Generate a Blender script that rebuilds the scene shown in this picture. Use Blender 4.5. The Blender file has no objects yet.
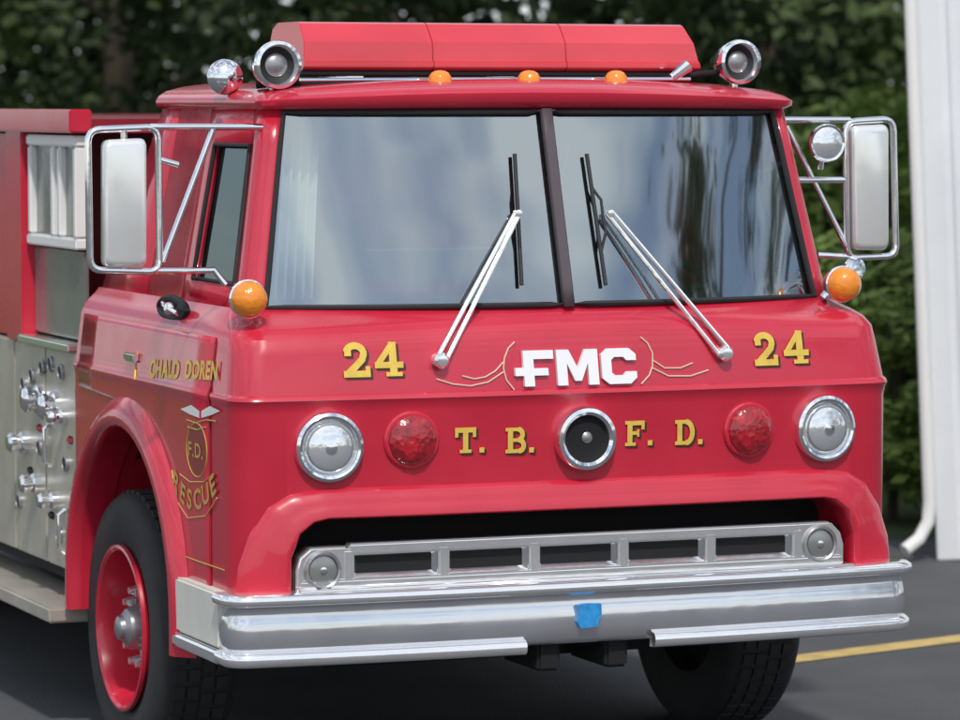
import bpy, bmesh, math, random
from mathutils import Vector, Matrix, Quaternion
random.seed(7)
R = math.radians
sc = bpy.context.scene
COL = sc.collection
sc.view_settings.view_transform = 'Standard'
sc.view_settings.look = 'None'
sc.view_settings.exposure = 0

# ------------------------------------------------------------------ camera
CAM = Vector((-4.905, -11.263, 2.26)); YAW = R(22); PITCH = R(3.88); FPX = 3800.0
cam = bpy.data.cameras.new('camera'); co = bpy.data.objects.new('camera', cam); COL.objects.link(co)
co.location = CAM; co.rotation_euler = (R(90) - PITCH, 0, -YAW)
cam.sensor_width = 36; cam.lens = FPX / 960 * 36; cam.clip_end = 2000; cam.clip_start = 0.1
cam.dof.use_dof = True; cam.dof.focus_distance = 12.3; cam.dof.aperture_fstop = 3.2
sc.camera = co
FW = Vector((math.sin(YAW), math.cos(YAW), 0)); RT = Vector((math.cos(YAW), -math.sin(YAW), 0))
ROT = co.rotation_euler.to_matrix()
def ray(px, py): return ROT @ Vector(((px - 480) / FPX, (360 - py) / FPX, -1))
def P(px, py, Y):
    d = ray(px, py); t = (Y - CAM.y) / d.y; return CAM + d * t
def S(px, py, X):
    d = ray(px, py); t = (X - CAM.x) / d.x; return CAM + d * t
def G(px, py, Z=0.0):
    d = ray(px, py); t = (Z - CAM.z) / d.z; return CAM + d * t
def BG(lat, D, z=0.0):
    v = CAM + FW * D + RT * lat; return Vector((v.x, v.y, z))

# ------------------------------------------------------------------ materials
def mat(name, base, rough=.5, metal=0, coat=0, noise=0, nscale=8, bump=0, bscale=40, spec=None, rvar=0):
    m = bpy.data.materials.new(name); m.use_nodes = True
    nt = m.node_tree; b = nt.nodes['Principled BSDF']
    b.inputs['Base Color'].default_value = (*base, 1); b.inputs['Roughness'].default_value = rough
    b.inputs['Metallic'].default_value = metal; b.inputs['Coat Weight'].default_value = coat
    b.inputs['Coat Roughness'].default_value = .08
    if spec is not None: b.inputs['Specular IOR Level'].default_value = spec
    tc = nt.nodes.new('ShaderNodeTexCoord')
    if noise or rvar:
        n = nt.nodes.new('ShaderNodeTexNoise'); n.inputs['Scale'].default_value = nscale; n.inputs['Detail'].default_value = 6
        nt.links.new(tc.outputs['Object'], n.inputs['Vector'])
        if noise:
            mx = nt.nodes.new('ShaderNodeMix'); mx.data_type = 'RGBA'
            mx.inputs[6].default_value = (*[c * (1 - noise) for c in base], 1)
            mx.inputs[7].default_value = (*[min(1, c * (1 + noise)) for c in base], 1)
            nt.links.new(n.outputs['Fac'], mx.inputs[0]); nt.links.new(mx.outputs[2], b.inputs['Base Color'])
        if rvar:
            mr = nt.nodes.new('ShaderNodeMapRange'); mr.inputs[1].default_value = .35; mr.inputs[2].default_value = .65
            mr.inputs[3].default_value = max(0, rough - rvar); mr.inputs[4].default_value = rough + rvar
            nt.links.new(n.outputs['Fac'], mr.inputs[0]); nt.links.new(mr.outputs[0], b.inputs['Roughness'])
    if bump:
        n2 = nt.nodes.new('ShaderNodeTexNoise'); n2.inputs['Scale'].default_value = bscale; n2.inputs['Detail'].default_value = 3
        bp = nt.nodes.new('ShaderNodeBump'); bp.inputs['Strength'].default_value = bump; bp.inputs['Distance'].default_value = .01
        nt.links.new(tc.outputs['Object'], n2.inputs['Vector'])
        nt.links.new(n2.outputs['Fac'], bp.inputs['Height']); nt.links.new(bp.outputs[0], b.inputs['Normal'])
    return m
RED = mat('red_paint', (.55, .016, .043), .30, coat=.7, noise=.16, nscale=3, bump=.16, bscale=3.5, rvar=.09)
REDD = mat('dark_red_paint', (.26, .01, .02), .4, coat=.3, noise=.2, nscale=4)
CHR = mat('chrome', (.90, .91, .93), .10, 1, rvar=.04, nscale=6, bump=.05, bscale=9)
CHRB = mat('bumper_steel', (.72, .73, .76), .12, .85, rvar=.06, nscale=5, bump=.4, bscale=3.0, noise=.12)
CHRG = mat('grille_chrome', (.96, .96, .97), .11, .85, rvar=.05, nscale=6, bump=.22, bscale=7, noise=.05)
ALU = mat('brushed_aluminium', (.58, .54, .47), .32, .45, noise=.28, nscale=5, bump=.2, bscale=12)
BLK = mat('black_rubber', (.012, .012, .013), .6, noise=.3)
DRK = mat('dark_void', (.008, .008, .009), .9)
TYR = mat('tyre_rubber', (.025, .025, .027), .75, noise=.3, nscale=15, bump=.2)
GOLD = mat('gold_leaf', (.78, .53, .09), .4, .2, noise=.25, nscale=30)
GOLDD = mat('worn_gold_leaf', (.60, .38, .08), .45, .2, noise=.35, nscale=40)
WHT = mat('white_paint', (.80, .80, .78), .45, noise=.05)
CREAM = mat('cream_paint', (.70, .69, .62), .45, noise=.12, nscale=9)
AMB = mat('amber_lens', (.90, .27, .02), .15, coat=.6, noise=.2, nscale=30, bump=.4, bscale=50)
LBAR = mat('red_light_bar_plastic', (.66, .05, .07), .26, coat=.5, noise=.25, nscale=3, bump=.15, bscale=5)
BLUE = mat('blue_badge', (.03, .28, .70), .3, noise=.6, nscale=45)
GREY = mat('grey_lining', (.26, .29, .29), .8, noise=.25)
SEAT = mat('seat_vinyl', (.05, .05, .055), .5)
PANEL = mat('grey_panel', (.28, .29, .28), .20, .5, noise=.4, nscale=3, bump=.25, bscale=5)
RLENS = mat('red_lens', (.42, .004, .016), .14, coat=1)
_nt = RLENS.node_tree; _b = _nt.nodes['Principled BSDF']; _tc = _nt.nodes.new('ShaderNodeTexCoord')
_v = _nt.nodes.new('ShaderNodeTexVoronoi'); _v.inputs['Scale'].default_value = 60
_bp = _nt.nodes.new('ShaderNodeBump'); _bp.inputs['Strength'].default_value = .4; _bp.inputs['Distance'].default_value = .006
_mx = _nt.nodes.new('ShaderNodeMix'); _mx.data_type = 'RGBA'; _mx.inputs[6].default_value = (.22, .003, .010, 1); _mx.inputs[7].default_value = (.50, .008, .02, 1)
_mr = _nt.nodes.new('ShaderNodeSeparateColor')
_nt.links.new(_tc.outputs['Object'], _v.inputs['Vector']); _nt.links.new(_v.outputs['Distance'], _bp.inputs['Height']); _nt.links.new(_bp.outputs[0], _b.inputs['Normal'])
_nt.links.new(_v.outputs['Color'], _mr.inputs[0]); _nt.links.new(_mr.outputs[0], _mx.inputs[0]); _nt.links.new(_mx.outputs[2], _b.inputs['Base Color'])
def glass(name, fac, tint, rough=.02, wav=.04):
    m = bpy.data.materials.new(name); m.use_nodes = True; nt = m.node_tree; nt.nodes.clear()
    o = nt.nodes.new('ShaderNodeOutputMaterial'); mx = nt.nodes.new('ShaderNodeMixShader')
    t = nt.nodes.new('ShaderNodeBsdfTransparent'); t.inputs[0].default_value = (*tint, 1)
    g = nt.nodes.new('ShaderNodeBsdfGlossy'); g.inputs['Roughness'].default_value = rough; g.inputs[0].default_value = (.88, .97, 1, 1)
    fr = nt.nodes.new('ShaderNodeFresnel'); fr.inputs[0].default_value = 1.5
    ad = nt.nodes.new('ShaderNodeMath'); ad.operation = 'ADD'; ad.use_clamp = True; ad.inputs[1].default_value = fac
    tc = nt.nodes.new('ShaderNodeTexCoord'); n2 = nt.nodes.new('ShaderNodeTexNoise'); n2.inputs['Scale'].default_value = 4; n2.inputs['Detail'].default_value = 0
    bp = nt.nodes.new('ShaderNodeBump'); bp.inputs['Strength'].default_value = wav*4; bp.inputs['Distance'].default_value = .01
    nt.links.new(tc.outputs['Object'], n2.inputs['Vector']); nt.links.new(n2.outputs['Fac'], bp.inputs['Height']); nt.links.new(bp.outputs[0], g.inputs['Normal'])
    nt.links.new(fr.outputs[0], ad.inputs[0]); nt.links.new(ad.outputs[0], mx.inputs[0])
    nt.links.new(t.outputs[0], mx.inputs[1]); nt.links.new(g.outputs[0], mx.inputs[2]); nt.links.new(mx.outputs[0], o.inputs[0])
    return m
GLS = glass('windshield_glass', .36, (.72, .80, .77), .045)
GLD = glass('side_glass', .06, (.45, .53, .50))
LENS = mat('headlamp_lens', (.86, .88, .90), .08, .75, bump=.10, bscale=70)
DULL = mat('dull_metal', (.35, .35, .36), .35, .7, noise=.3, nscale=30)

# ------------------------------------------------------------------ mesh helpers
def finish(me, ang=35):
    for p in me.polygons: p.use_smooth = True
    me.set_sharp_from_angle(angle=R(ang))
class MB:
    def __init__(s): s.v = []; s.f = []
    def add(s, vs, fs):
        o = len(s.v); s.v += [tuple(v) for v in vs]; s.f += [tuple(i + o for i in f) for f in fs]; return s
    def box(s, lo, hi, M=None):
        x0, y0, z0 = lo; x1, y1, z1 = hi
        vs = [Vector(p) for p in ((x0,y0,z0),(x1,y0,z0),(x1,y1,z0),(x0,y1,z0),(x0,y0,z1),(x1,y0,z1),(x1,y1,z1),(x0,y1,z1))]
        if M: vs = [M @ v for v in vs]
        return s.add(vs, [(0,3,2,1),(4,5,6,7),(0,1,5,4),(1,2,6,5),(2,3,7,6),(3,0,4,7)])
    def tube(s, pts, r, seg=10, closed=False, caps=True):
        pts = [Vector(p) for p in pts]; n = len(pts); rs = r if isinstance(r, (list, tuple)) else [r] * n
        up = None; rings = []
        for i, p in enumerate(pts):
            a = pts[i-1] if (i or closed) else p; b = pts[(i+1) % n] if (i < n-1 or closed) else p
            t = (b - a).normalized()
            if up is None: up = t.orthogonal().normalized()
            up = (up - t * up.dot(t)).normalized(); w = t.cross(up)
            rings.append([p + (up * math.cos(2*math.pi*k/seg) + w * math.sin(2*math.pi*k/seg)) * rs[i] for k in range(seg)])
        vs = [v for rg in rings for v in rg]; fs = []
        m = n if closed else n - 1
        for i in range(m):
            j = (i+1) % n
            for k in range(seg): fs.append((i*seg+k, i*seg+(k+1)%seg, j*seg+(k+1)%seg, j*seg+k))
        if caps and not closed: fs += [tuple(range(seg))[::-1], tuple((n-1)*seg + k for k in range(seg))]
        return s.add(vs, fs)
    def lathe(s, prof, org, d, seg=32, cap=True):
        q = Vector((0,0,1)).rotation_difference(Vector(d).normalized()).to_matrix(); org = Vector(org)
        vs = []; fs = []; n = len(prof)
        for r, h in prof:
            for k in range(seg):
                a = 2*math.pi*k/seg; vs.append(org + q @ Vector((r*math.cos(a), r*math.sin(a), h)))
        for i in range(n-1):
            for k in range(seg): fs.append((i*seg+k, i*seg+(k+1)%seg, (i+1)*seg+(k+1)%seg, (i+1)*seg+k))
        if cap and prof[0][0] > 1e-5: fs.append(tuple(range(seg))[::-1])
        if cap and prof[-1][0] > 1e-5: fs.append(tuple((n-1)*seg+k for k in range(seg)))
        return s.add(vs, fs)
    def grid(s, rows, closed=False):
        n = len(rows[0]); vs = [p for r in rows for p in r]; fs = []
        for i in range(len(rows)-1):
            for k in range(n if closed else n-1):
                fs.append((i*n+k, i*n+(k+1)%n, (i+1)*n+(k+1)%n, (i+1)*n+k))
        return s.add(vs, fs)
    def prism(s, poly, axis, a, b):
        n = len(poly)
        def mk(p, t): return (t, p[0], p[1]) if axis == 'x' else ((p[0], t, p[1]) if axis == 'y' else (p[0], p[1], t))
        vs = [mk(p, a) for p in poly] + [mk(p, b) for p in poly]
        return s.add(vs, [tuple(range(n))[::-1], tuple(range(n, 2*n))] + [(i, (i+1)%n, n+(i+1)%n, n+i) for i in range(n)])
    def build(s, name, m, parent=None, bevel=0, ang=35, solid=0):
        me = bpy.data.meshes.new(name); me.from_pydata(s.v, [], s.f); me.validate()
        bm = bmesh.new(); bm.from_mesh(me)
        bmesh.ops.remove_doubles(bm, verts=bm.verts, dist=1e-5)
        bmesh.ops.recalc_face_normals(bm, faces=bm.faces)
        if bevel:
            es = [e for e in bm.edges if len(e.link_faces) == 2 and e.calc_face_angle(0) > R(40)]
            bmesh.ops.bevel(bm, geom=es, offset=bevel, segments=2, affect='EDGES', clamp_overlap=True)
        bm.to_mesh(me); bm.free(); finish(me, ang)
        me.materials.append(m)
        o = bpy.data.objects.new(name, me); COL.objects.link(o)
        if parent: o.parent = parent
        if solid:
            md = o.modifiers.new('s', 'SOLIDIFY'); md.thickness = solid; md.offset = 0
        return o
def tag(o, label=None, cat=None, group=None, kind=None):
    if label: o['label'] = label
    if cat: o['category'] = cat
    if group: o['group'] = group
    if kind: o['kind'] = kind
    return o
def empty(name, loc):
    o = bpy.data.objects.new(name, None); COL.objects.link(o); o.location = loc; return o
def cut(o, cutters):
    for c in cutters:
        md = o.modifiers.new('b', 'BOOLEAN'); md.operation = 'DIFFERENCE'; md.object = c; md.solver = 'EXACT'
    dg = bpy.context.evaluated_depsgraph_get(); dg.update()
    me = bpy.data.meshes.new_from_object(o.evaluated_get(dg)); o.modifiers.clear(); o.data = me
    for c in cutters: bpy.data.objects.remove(c)
    finish(me, 32)

# ------------------------------------------------------------------ world and sun
W = bpy.data.worlds.new('World'); sc.world = W; W.use_nodes = True; nt = W.node_tree
bgn = nt.nodes['Background']; bgn.inputs[1].default_value = .12
sk = nt.nodes.new('ShaderNodeTexSky'); sk.sky_type = 'NISHITA'; sk.sun_disc = False
SEL = R(52); SAZ = R(196)
sk.sun_elevation = SEL; sk.sun_rotation = SAZ
tc = nt.nodes.new('ShaderNodeTexCoord'); mp = nt.nodes.new('ShaderNodeMapping'); mp.inputs['Scale'].default_value = (.6, .6, 3.8)
mp.inputs['Location'].default_value = (.55, .2, .4)
ns = nt.nodes.new('ShaderNodeTexNoise'); ns.inputs['Scale'].default_value = 4.4; ns.inputs['Detail'].default_value = 7; ns.inputs['Roughness'].default_value = .52
ns.inputs['Distortion'].default_value = .4
rp = nt.nodes.new('ShaderNodeValToRGB'); rp.color_ramp.elements[0].position = .43; rp.color_ramp.elements[1].position = .60
rp.color_ramp.elements[0].color = (.10, .10, .10, 1)
mxw = nt.nodes.new('ShaderNodeMix'); mxw.data_type = 'RGBA'; mxw.inputs[7].default_value = (9.0, 9.4, 9.8, 1)
nt.links.new(tc.outputs['Generated'], mp.inputs[0]); nt.links.new(mp.outputs[0], ns.inputs['Vector']); nt.links.new(ns.outputs['Fac'], rp.inputs[0])
nt.links.new(rp.outputs[0], mxw.inputs[0]); nt.links.new(sk.outputs[0], mxw.inputs[6]); nt.links.new(mxw.outputs[2], bgn.inputs[0])
sl = bpy.data.lights.new('sun', 'SUN'); so = bpy.data.objects.new('sun', sl); COL.objects.link(so)
sl.energy = 2.4; sl.angle = R(3); sl.color = (1, .96, .9)
sd = Vector((math.sin(SAZ)*math.cos(SEL), math.cos(SAZ)*math.cos(SEL), math.sin(SEL)))
so.rotation_euler = (-sd).to_track_quat('-Z', 'Y').to_euler()

# ------------------------------------------------------------------ truck
T = empty('fire_truck', (0, 0, 0))
tag(T, 'red cab-over fire truck with chrome bumper and gold number 24 on its front', 'fire truck')
PR = [(.60,.05,1.13,.05,.10),(.63,.018,1.155,.05,.10),(.68,.003,1.165,.05,.10),(1.28,0,1.165,.05,.10),
      (1.308,-.006,1.168,.05,.10),(1.320,-.014,1.172,.05,.10),(1.330,-.010,1.17,.05,.10),(1.338,.0,1.163,.05,.10),(1.46,.024,1.148,.055,.10),
      (1.51,.036,1.142,.06,.10),(1.54,.055,1.128,.08,.10),(1.562,.08,1.11,.12,.10),(1.58,.105,1.09,.17,.10),(1.60,.115,1.075,.20,.09)]
def par(z, T_=PR):
    if z <= T_[0][0]: return T_[0][1:]
    for a, b in zip(T_, T_[1:]):
        if z <= b[0]:
            t = (z-a[0])/(b[0]-a[0]); return tuple(a[i]+(b[i]-a[i])*t for i in range(1, 5))
    return T_[-1][1:]
def surf(x, z):
    Yc, w, b, r = par(z); return Yc + b*min(1, abs(x)/w)**2.5
def FS(px, py):
    y = 0
    for _ in range(6):
        p = P(px, py, y); y = surf(p.x, p.z)
    return p
NF = 16
def half(Yc, w, b, r, ys):
    h = []
    for i in range(NF+1):
        x = (w-r)*i/NF; h.append((x, Yc+b*(x/w)**2.5))
    yf = h[-1][1]
    for k in range(1, 6):
        a = R(90)*k/5; h.append((w-r+r*math.sin(a), yf+r*(1-math.cos(a))))
    for y in ys: h.append((w, y))
    return h
def full(h): return [(-x, y) for x, y in reversed(h)] + h[1:]
REAR = 1.86; RTOP = 1.48
YL = [.47, .86, .90, 1.36, REAR]
m = MB(); rows = []
for z, *p in PR:
    rows.append([(x, y, z) for x, y in full(half(*p, YL))])
m.grid(rows, closed=True); N = len(rows[0])
m.f.append(tuple(range(N))); m.f.append(tuple((len(rows)-1)*N + k for k in range(N)))
body = m.build('cab_body', RED, T)
GX, GT = .995, .945
def rpoly(x0, x1, z0, z1, r, n=6):
    o = [(x0, z0), (x1, z0)]
    for k in range(n+1):
        a = R(90)*k/n; o.append((x1-r+r*math.cos(a), z1-r+r*math.sin(a)))
    for k in range(n+1):
        a = R(90)+R(90)*k/n; o.append((x0+r+r*math.cos(a), z1-r+r*math.sin(a)))
    return o
WY, WZ = 1.38, .415
AY, AZ, AR = 1.20, .56, .60
def arch(rad, n=20, yoff=0): return [(AY+rad*math.cos(R(180)*k/n), AZ+rad*math.sin(R(180)*k/n)) for k in range(n+1)]
ap = [(AY-AR, .3), (AY+AR, .3)] + arch(AR)
cs = [MB().prism(rpoly(-GX, GX, .5, GT, .12), 'y', -.3, .28).build('c', RED),
      MB().prism(ap, 'x', -1.4, -.72).build('c', RED), MB().prism(ap, 'x', .72, 1.4).build('c', RED),
      MB().box((-1.02, .5, 1.0), (1.02, 1.78, 1.8)).build('c', RED)]
cut(body, cs)
outer = [(-1.165,.66),(-1.15,.80),(-1.115,.90),(-1.06,.985),(-.99,1.025),(-.88,1.04)] ; outer = outer + [(-x, z) for x, z in reversed(outer)]
inner = [(-.995,.66),(-.995,.76),(-.994,.825),(-.965,.90),(-.92,.935),(-.875,.945)]; inner = inner + [(-x, z) for x, z in reversed(inner)]
rows = []
def dens(pl, n=8):
    o = []
    for i in range(len(pl)-1):
        k = 14 if i == 5 else 4
        for j in range(k): o.append((pl[i][0]+(pl[i+1][0]-pl[i][0])*j/k, pl[i][1]+(pl[i+1][1]-pl[i][1])*j/k))
    return o + [pl[-1]]
for (ox, oz), (ix, iz) in zip(dens(outer), dens(inner)):
    row = []
    for t, d in ((-.02, .006), (.05, -.008), (.2, -.02), (.42, -.028), (.65, -.036), (.82, -.046), (.94, -.046), (1.0, -.034), (1.01, 0), (1.0, .06)):
        x = ox+(ix-ox)*t; z = oz+(iz-oz)*t; row.append((x, surf(x, z)+d, z))
    rows.append(row)
MB().grid(rows).build('grille_surround', RED, T, ang=60)
MB().box((-.98, .24, .55), (.98, .255, .96)).box((-.98, .09, .55), (.98, .10, .84)).build('radiator', DRK, T)
GT_ = [(1.595,.115,1.05,.20,.065),(2.24,.31,.935,.11,.055)]
def gh(z):
    t = (z-1.595)/.645
    ys = [.385+.105*t, .84, .88, 1.32-.04*t, REAR+(RTOP-REAR)*t]
    return half(*par(z, GT_), ys)
ZG = [1.595, 1.675, 1.80, 1.95, 2.12, 2.24]
HH = [gh(z) for z in ZG]
def strip(i0, i1, side, name, mt, off=(0, 0), solid=.03, parent=T, k0=0, k1=5, smb=None):
    mm = smb or MB(); mm.grid([[(side*(h[i][0]-off[0]), h[i][1]+off[1], z) for i in range(i0, i1+1)] for h, z in list(zip(HH, ZG))[k0:k1+1]])
    if smb: return
    return mm.build(name, mt, parent, solid=solid, ang=50)
for s in (-1, 1):
    strip(NF, 22, s, 'windshield_pillar', RED, solid=.02)
    strip(25, 26, s, 'rear_pillar', RED)
    gl = strip(0, NF, s, 'windshield_pane', GLS, off=(0, .008), solid=0)
    pts = [(s*(h[NF][0]), h[NF][1]-.006, z) for h, z in zip(HH, ZG)]
    bot = [(s*max(x, .012), y-.008, ZG[0]+.008) for x, y in HH[0][:NF+1]]; top = [(s*max(x, .012), y-.008, ZG[-1]-.012) for x, y in HH[-1][:NF+1]]
    MB().tube(bot + pts[1:-1] + top[::-1], .010, 8, closed=True).build('gasket', BLK, gl)
MB().grid([[(x, y, z) for x, y in ((-.018, h[0][1]-.010), (-.013, h[0][1]-.018), (.013, h[0][1]-.018), (.018, h[0][1]-.010))] for h, z in zip(HH, ZG)]).build('windshield_divider', mat('divider_grey', (.09,.07,.08), .4), T, solid=.01)
rw = MB()
f = lambda z: REAR+(RTOP-REAR)*max(0, (z-1.595)/.645)
w = lambda z: 1.04 if z < 1.6 else 1.05+(.935-1.05)*(z-1.595)/.645
zz = [1.0, 1.595, 1.72, 2.10, 2.25]
rows = [[(-w(z), f(z)-.03, z), (-.62, f(z)-.03, z), (.62, f(z)-.03, z), (w(z), f(z)-.03, z)] for z in zz]
vs = [p for r in rows for p in r]; fs = []
for i in range(4):
    for k in range(3):
        if i == 2 and k == 1: continue
        fs.append((i*4+k, i*4+k+1, i*4+k+5, i*4+k+4))
rw.add(vs, fs)
rw.build('cab_rear_wall', GREY, T, solid=.02)
MB().box((-.90, .5, 2.215), (.90, RTOP-.05, 2.225)).build('headliner', GREY, T)
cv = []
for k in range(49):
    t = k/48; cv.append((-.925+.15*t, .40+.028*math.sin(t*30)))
MB().grid([[(x*(1.0-(z-1.62)*.16), y+(z-1.6)*.22+.04, z) for x, y in cv] for z in (1.62, 1.8, 2.0, 2.2)]).build('reflection_streak_sheet', mat('pale_reflection_streak', (.88,.90,.88), .9, noise=.1), T, solid=.003, ang=80)  # added pale wavy sheet imitating a reflection streak at the windshield's left edge
MB().grid([[(x*.95, y+.04, 1.606) for x, y in full(gh(1.595)[:NF+1])], [(x*.95, .5, 1.615) for x, y in full(gh(1.595)[:NF+1])], [(x*.95, .54, 1.5) for x, y in full(gh(1.595)[:NF+1])]]).build('dashboard', BLK, T)
for sx in (-.55, .55):
    MB().box((sx-.26, 1.2, 1.25), (sx+.26, 1.38, 1.90)).box((sx-.26, .85, 1.15), (sx+.26, 1.38, 1.3)).build('seat', SEAT, T, bevel=.04)
c = Vector((.55, .62, 1.63)); nn = Vector((0, -.45, .9)).normalized(); u = Vector((1,0,0)); v = nn.cross(u)
sw = MB().tube([c+(u*math.cos(a)+v*math.sin(a))*.22 for a in [2*math.pi*k/28 for k in range(28)]], .014, 8, closed=True)
sw.tube([c-u*.21, c-nn*.03, c+u*.21], .012).tube([c, c-nn*.3], .02); sw.build('steering_wheel', BLK, T)
# roof
RL = [(2.228,.325,.925,.11,.06),(2.236,.285,.95,.11,.08),(2.247,.268,.965,.11,.08),(2.262,.266,.967,.11,.08),(2.278,.285,.957,.12,.10),(2.294,.33,.93,.13,.13),(2.306,.42,.87,.14,.2),(2.313,.55,.78,.14,.22)]
mm = MB(); rows = []
for z, *p in RL:
    hh = half(*p, [.72, .86, .90, 1.3, RTOP+.03])
    rows.append([(x, y, z + .03*(1-min(1, abs(x)/1.0)**2)*min(1, (z-2.222)/.04)) for x, y in full(hh)])
mm.grid(rows, closed=True)
n = len(rows[0]); base = (len(rows)-1)*n
for i in range(n//2): mm.f.append((base+i, base+i+1, base+n-2-i, base+n-1-i))
for i in range(n//2): mm.f.append((i, i+1, n-2-i, n-1-i))
mm.build('roof', RED, T, ang=50)
def door(s):
    zs = sorted(set([.70 + k*(1.28-.70)/22 for k in range(23)] + [p[0] for p in PR if 1.28 <= p[0] <= 1.515] + [1.36, 1.39, 1.42, 1.44, 1.48]))
    rows = []
    for z in zs:
        y0 = .30; y1 = 1.80
        dz = z-AZ; rr = AR+.08
        if abs(dz) < rr: y1 = min(y1, AY-math.sqrt(rr*rr-dz*dz))
        w = par(z)[1]+.004
        rows.append([(s*w, y0+(y1-y0)*k/8, z) for k in range(9)])
    d = MB().grid(rows).build('door', RED, T, solid=.004, ang=50)
    strip(22, 23, s, 'window', GLD, off=(.004, 0), solid=0, parent=d, k0=1, k1=4)
    q = [Vector((s*(h[22][0]+.012), h[22][1]+.004, z)) for h, z in list(zip(HH, ZG))[1:5]] + [Vector((s*(h[23][0]+.012), h[23][1], z)) for h, z in list(zip(HH, ZG))[4:0:-1]]
    MB().tube(q, .008, 8, closed=True).build('window_frame', BLK, d)
    mm = MB(); strip(22, 23, s, '', None, smb=mm, k0=0, k1=1); strip(22, 23, s, '', None, smb=mm, k0=4, k1=5); strip(23, 25, s, '', None, smb=mm)
    mm.build('window_surround', RED, d, solid=.026, ang=50)
    MB().tube([(s*(gh(z)[23][0]+.014), .93, z) for z in ZG], .004, 6).build('shut_line', REDD, d)
    MB().box((s*1.165-.02 if s < 0 else 1.165, 1.08, 1.38), (s*1.165 if s < 0 else 1.185, 1.20, 1.41)).build('handle', CHR, d, bevel=.006)
    MB().tube([(s*(par(z)[1]+.003), .295, z) for z in (.70, .9, 1.1, 1.28, 1.32, 1.36, 1.5)], .0035, 6).build('shut_line', REDD, d)
    # dark rounded recess in the shoulder with its chrome fitting
    M_ = [(s*1.118, .84+.15*math.cos(a), 1.575+.034*math.sin(a)) for a in [2*math.pi*k/20 for k in range(20)]]
    vt = MB().tube(M_, .012, 8, closed=True).add([(s*1.122, .84, 1.575)] + [(s*1.122, p_[1], p_[2]) for p_ in M_], [(0, 1+k, 1+(k+1)%20) for k in range(20)]).build('side_vent', BLK, T)
    MB().tube([(s*1.14, .72, 1.565), (s*1.15, .80, 1.58), (s*1.14, .88, 1.59)], .009).lathe([(.020,-.02),(.022,.008),(.016,.018),(0,.022)], (s*1.14, .80, 1.577), (s,0,.2), 16).build('vent_fitting', CHR, vt)
for s in (-1, 1): door(s)
for s in (-1, 1):
    rows = []
    full_arc = [(AY-AR-.03, .45)] + [(AY+(AR+.03)*-math.cos(R(180)*k/24), AZ+(AR+.03)*math.sin(R(180)*k/24)) for k in range(25)] + [(AY+AR+.03, .45)]
    for (y, z) in full_arc:
        dy, dz = y-AY, max(0, z-AZ); L = math.hypot(dy, dz) or 1; ny, nz = dy/L, dz/L
        row = []
        for off, xo in ((.075, -.012), (.06, .012), (.035, .035), (.01, .05), (-.02, .052), (-.035, .04), (-.038, .0), (-.036, -.10)):
            row.append((s*(1.165+xo), y+ny*off, z+nz*off))
        rows.append(row)
    MB().grid(rows).build('wheel_arch', RED, T, ang=60)
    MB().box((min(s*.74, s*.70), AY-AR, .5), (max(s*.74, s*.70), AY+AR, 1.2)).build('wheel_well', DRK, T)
def wheel(x, s, y=WY, detail=True):
    prof = [(.27,-.12),(.33,-.14),(.40,-.145),(.445,-.135),(.465,-.115),(.470,-.08),(.472,0),(.470,.08),(.465,.115),(.445,.135),(.40,.145),(.33,.14),(.27,.12)]
    mb = MB().lathe(prof, (0,0,0), (1,0,0), 64, cap=False)
    for k in range(48):
        a = 2*math.pi*k/48
        for xx in (-.075, -.025, .025, .075):
            M = Matrix.Rotation(a + (.03 if xx > 0 else -.03), 4, 'X')
            mb.box((xx-.02, -.022, .465), (xx+.02, .022, .479), M)
    o = mb.build('wheel', TYR, T, ang=40); o.location = (x, y, .475 if not detail else (.435 if s < 0 else .455))
    MB().lathe([(.278,.122),(.292,.140),(.290,.152),(.280,.154),(.270,.145),(.262,.11),(.255,.03),(.245,-.02),(.20,-.03),(.180,.00),(.165,.035),(.15,.045),(0,.045)] , (0,0,0), (s,0,0), 48, cap=False).build('rim', RED, o)
    MB().lathe([(.272,-.12),(.268,-.10),(.262,-.03),(0,-.035)], (0,0,0), (s,0,0), 32, cap=False).build('inner_rim', DRK, o)
    mb = MB()
    mb.lathe([(.080,.04),(.078,.09),(.066,.125),(.045,.14),(.04,.155),(.025,.162),(0,.163)], (0,0,0), (s,0,0), 24)
    mb.build('hub_cap', DULL, o)
    MB().lathe([(.100,.044),(.100,.060),(.080,.066)], (0,0,0), (s,0,0), 32).build('hub_flange', REDD, o)
    if not detail: return
    for k in range(10):
        a = 2*math.pi*k/10
        MB().lathe([(.019,.04),(.019,.078),(.013,.092),(.013,.104),(0,.104)], (0, .130*math.cos(a), .130*math.sin(a)), (s,0,0), 6).build('lug_nut', CHRG, o)
    for k in range(8):
        a = 2*math.pi*(k+.5)/8
        MB().lathe([(.026,-.04),(.026,-.016),(0,-.016)], (0, .220*math.cos(a), .220*math.sin(a)), (s,0,.0), 12).build('rim_hole', DRK, o)
wheel(-1.0, -1); wheel(1.07, 1, 1.24)
for x, s in ((-1.0, -1), (1.0, 1)): wheel(x, s, 5.4, False)
MB().box((-.5, .35, .52), (-.38, 7, .75)).build('chassis_rail', DRK, T, bevel=.01)
MB().box((.38, .35, .52), (.5, 7, .75)).build('chassis_rail', DRK, T, bevel=.01)
MB().tube([(-.9, WY, .5), (-.6, WY, .44), (.6, WY, .44), (.9, WY, .5)], .06, 12).build('front_axle', DRK, T)
MB().box((-.35, .5, .40), (.3, 1.4, .7)).build('engine_sump', DRK, T, bevel=.04)
MB().box((-.8, .3, .42), (.75, .42, .60)).build('front_crossmember', DRK, T, bevel=.03)
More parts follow.
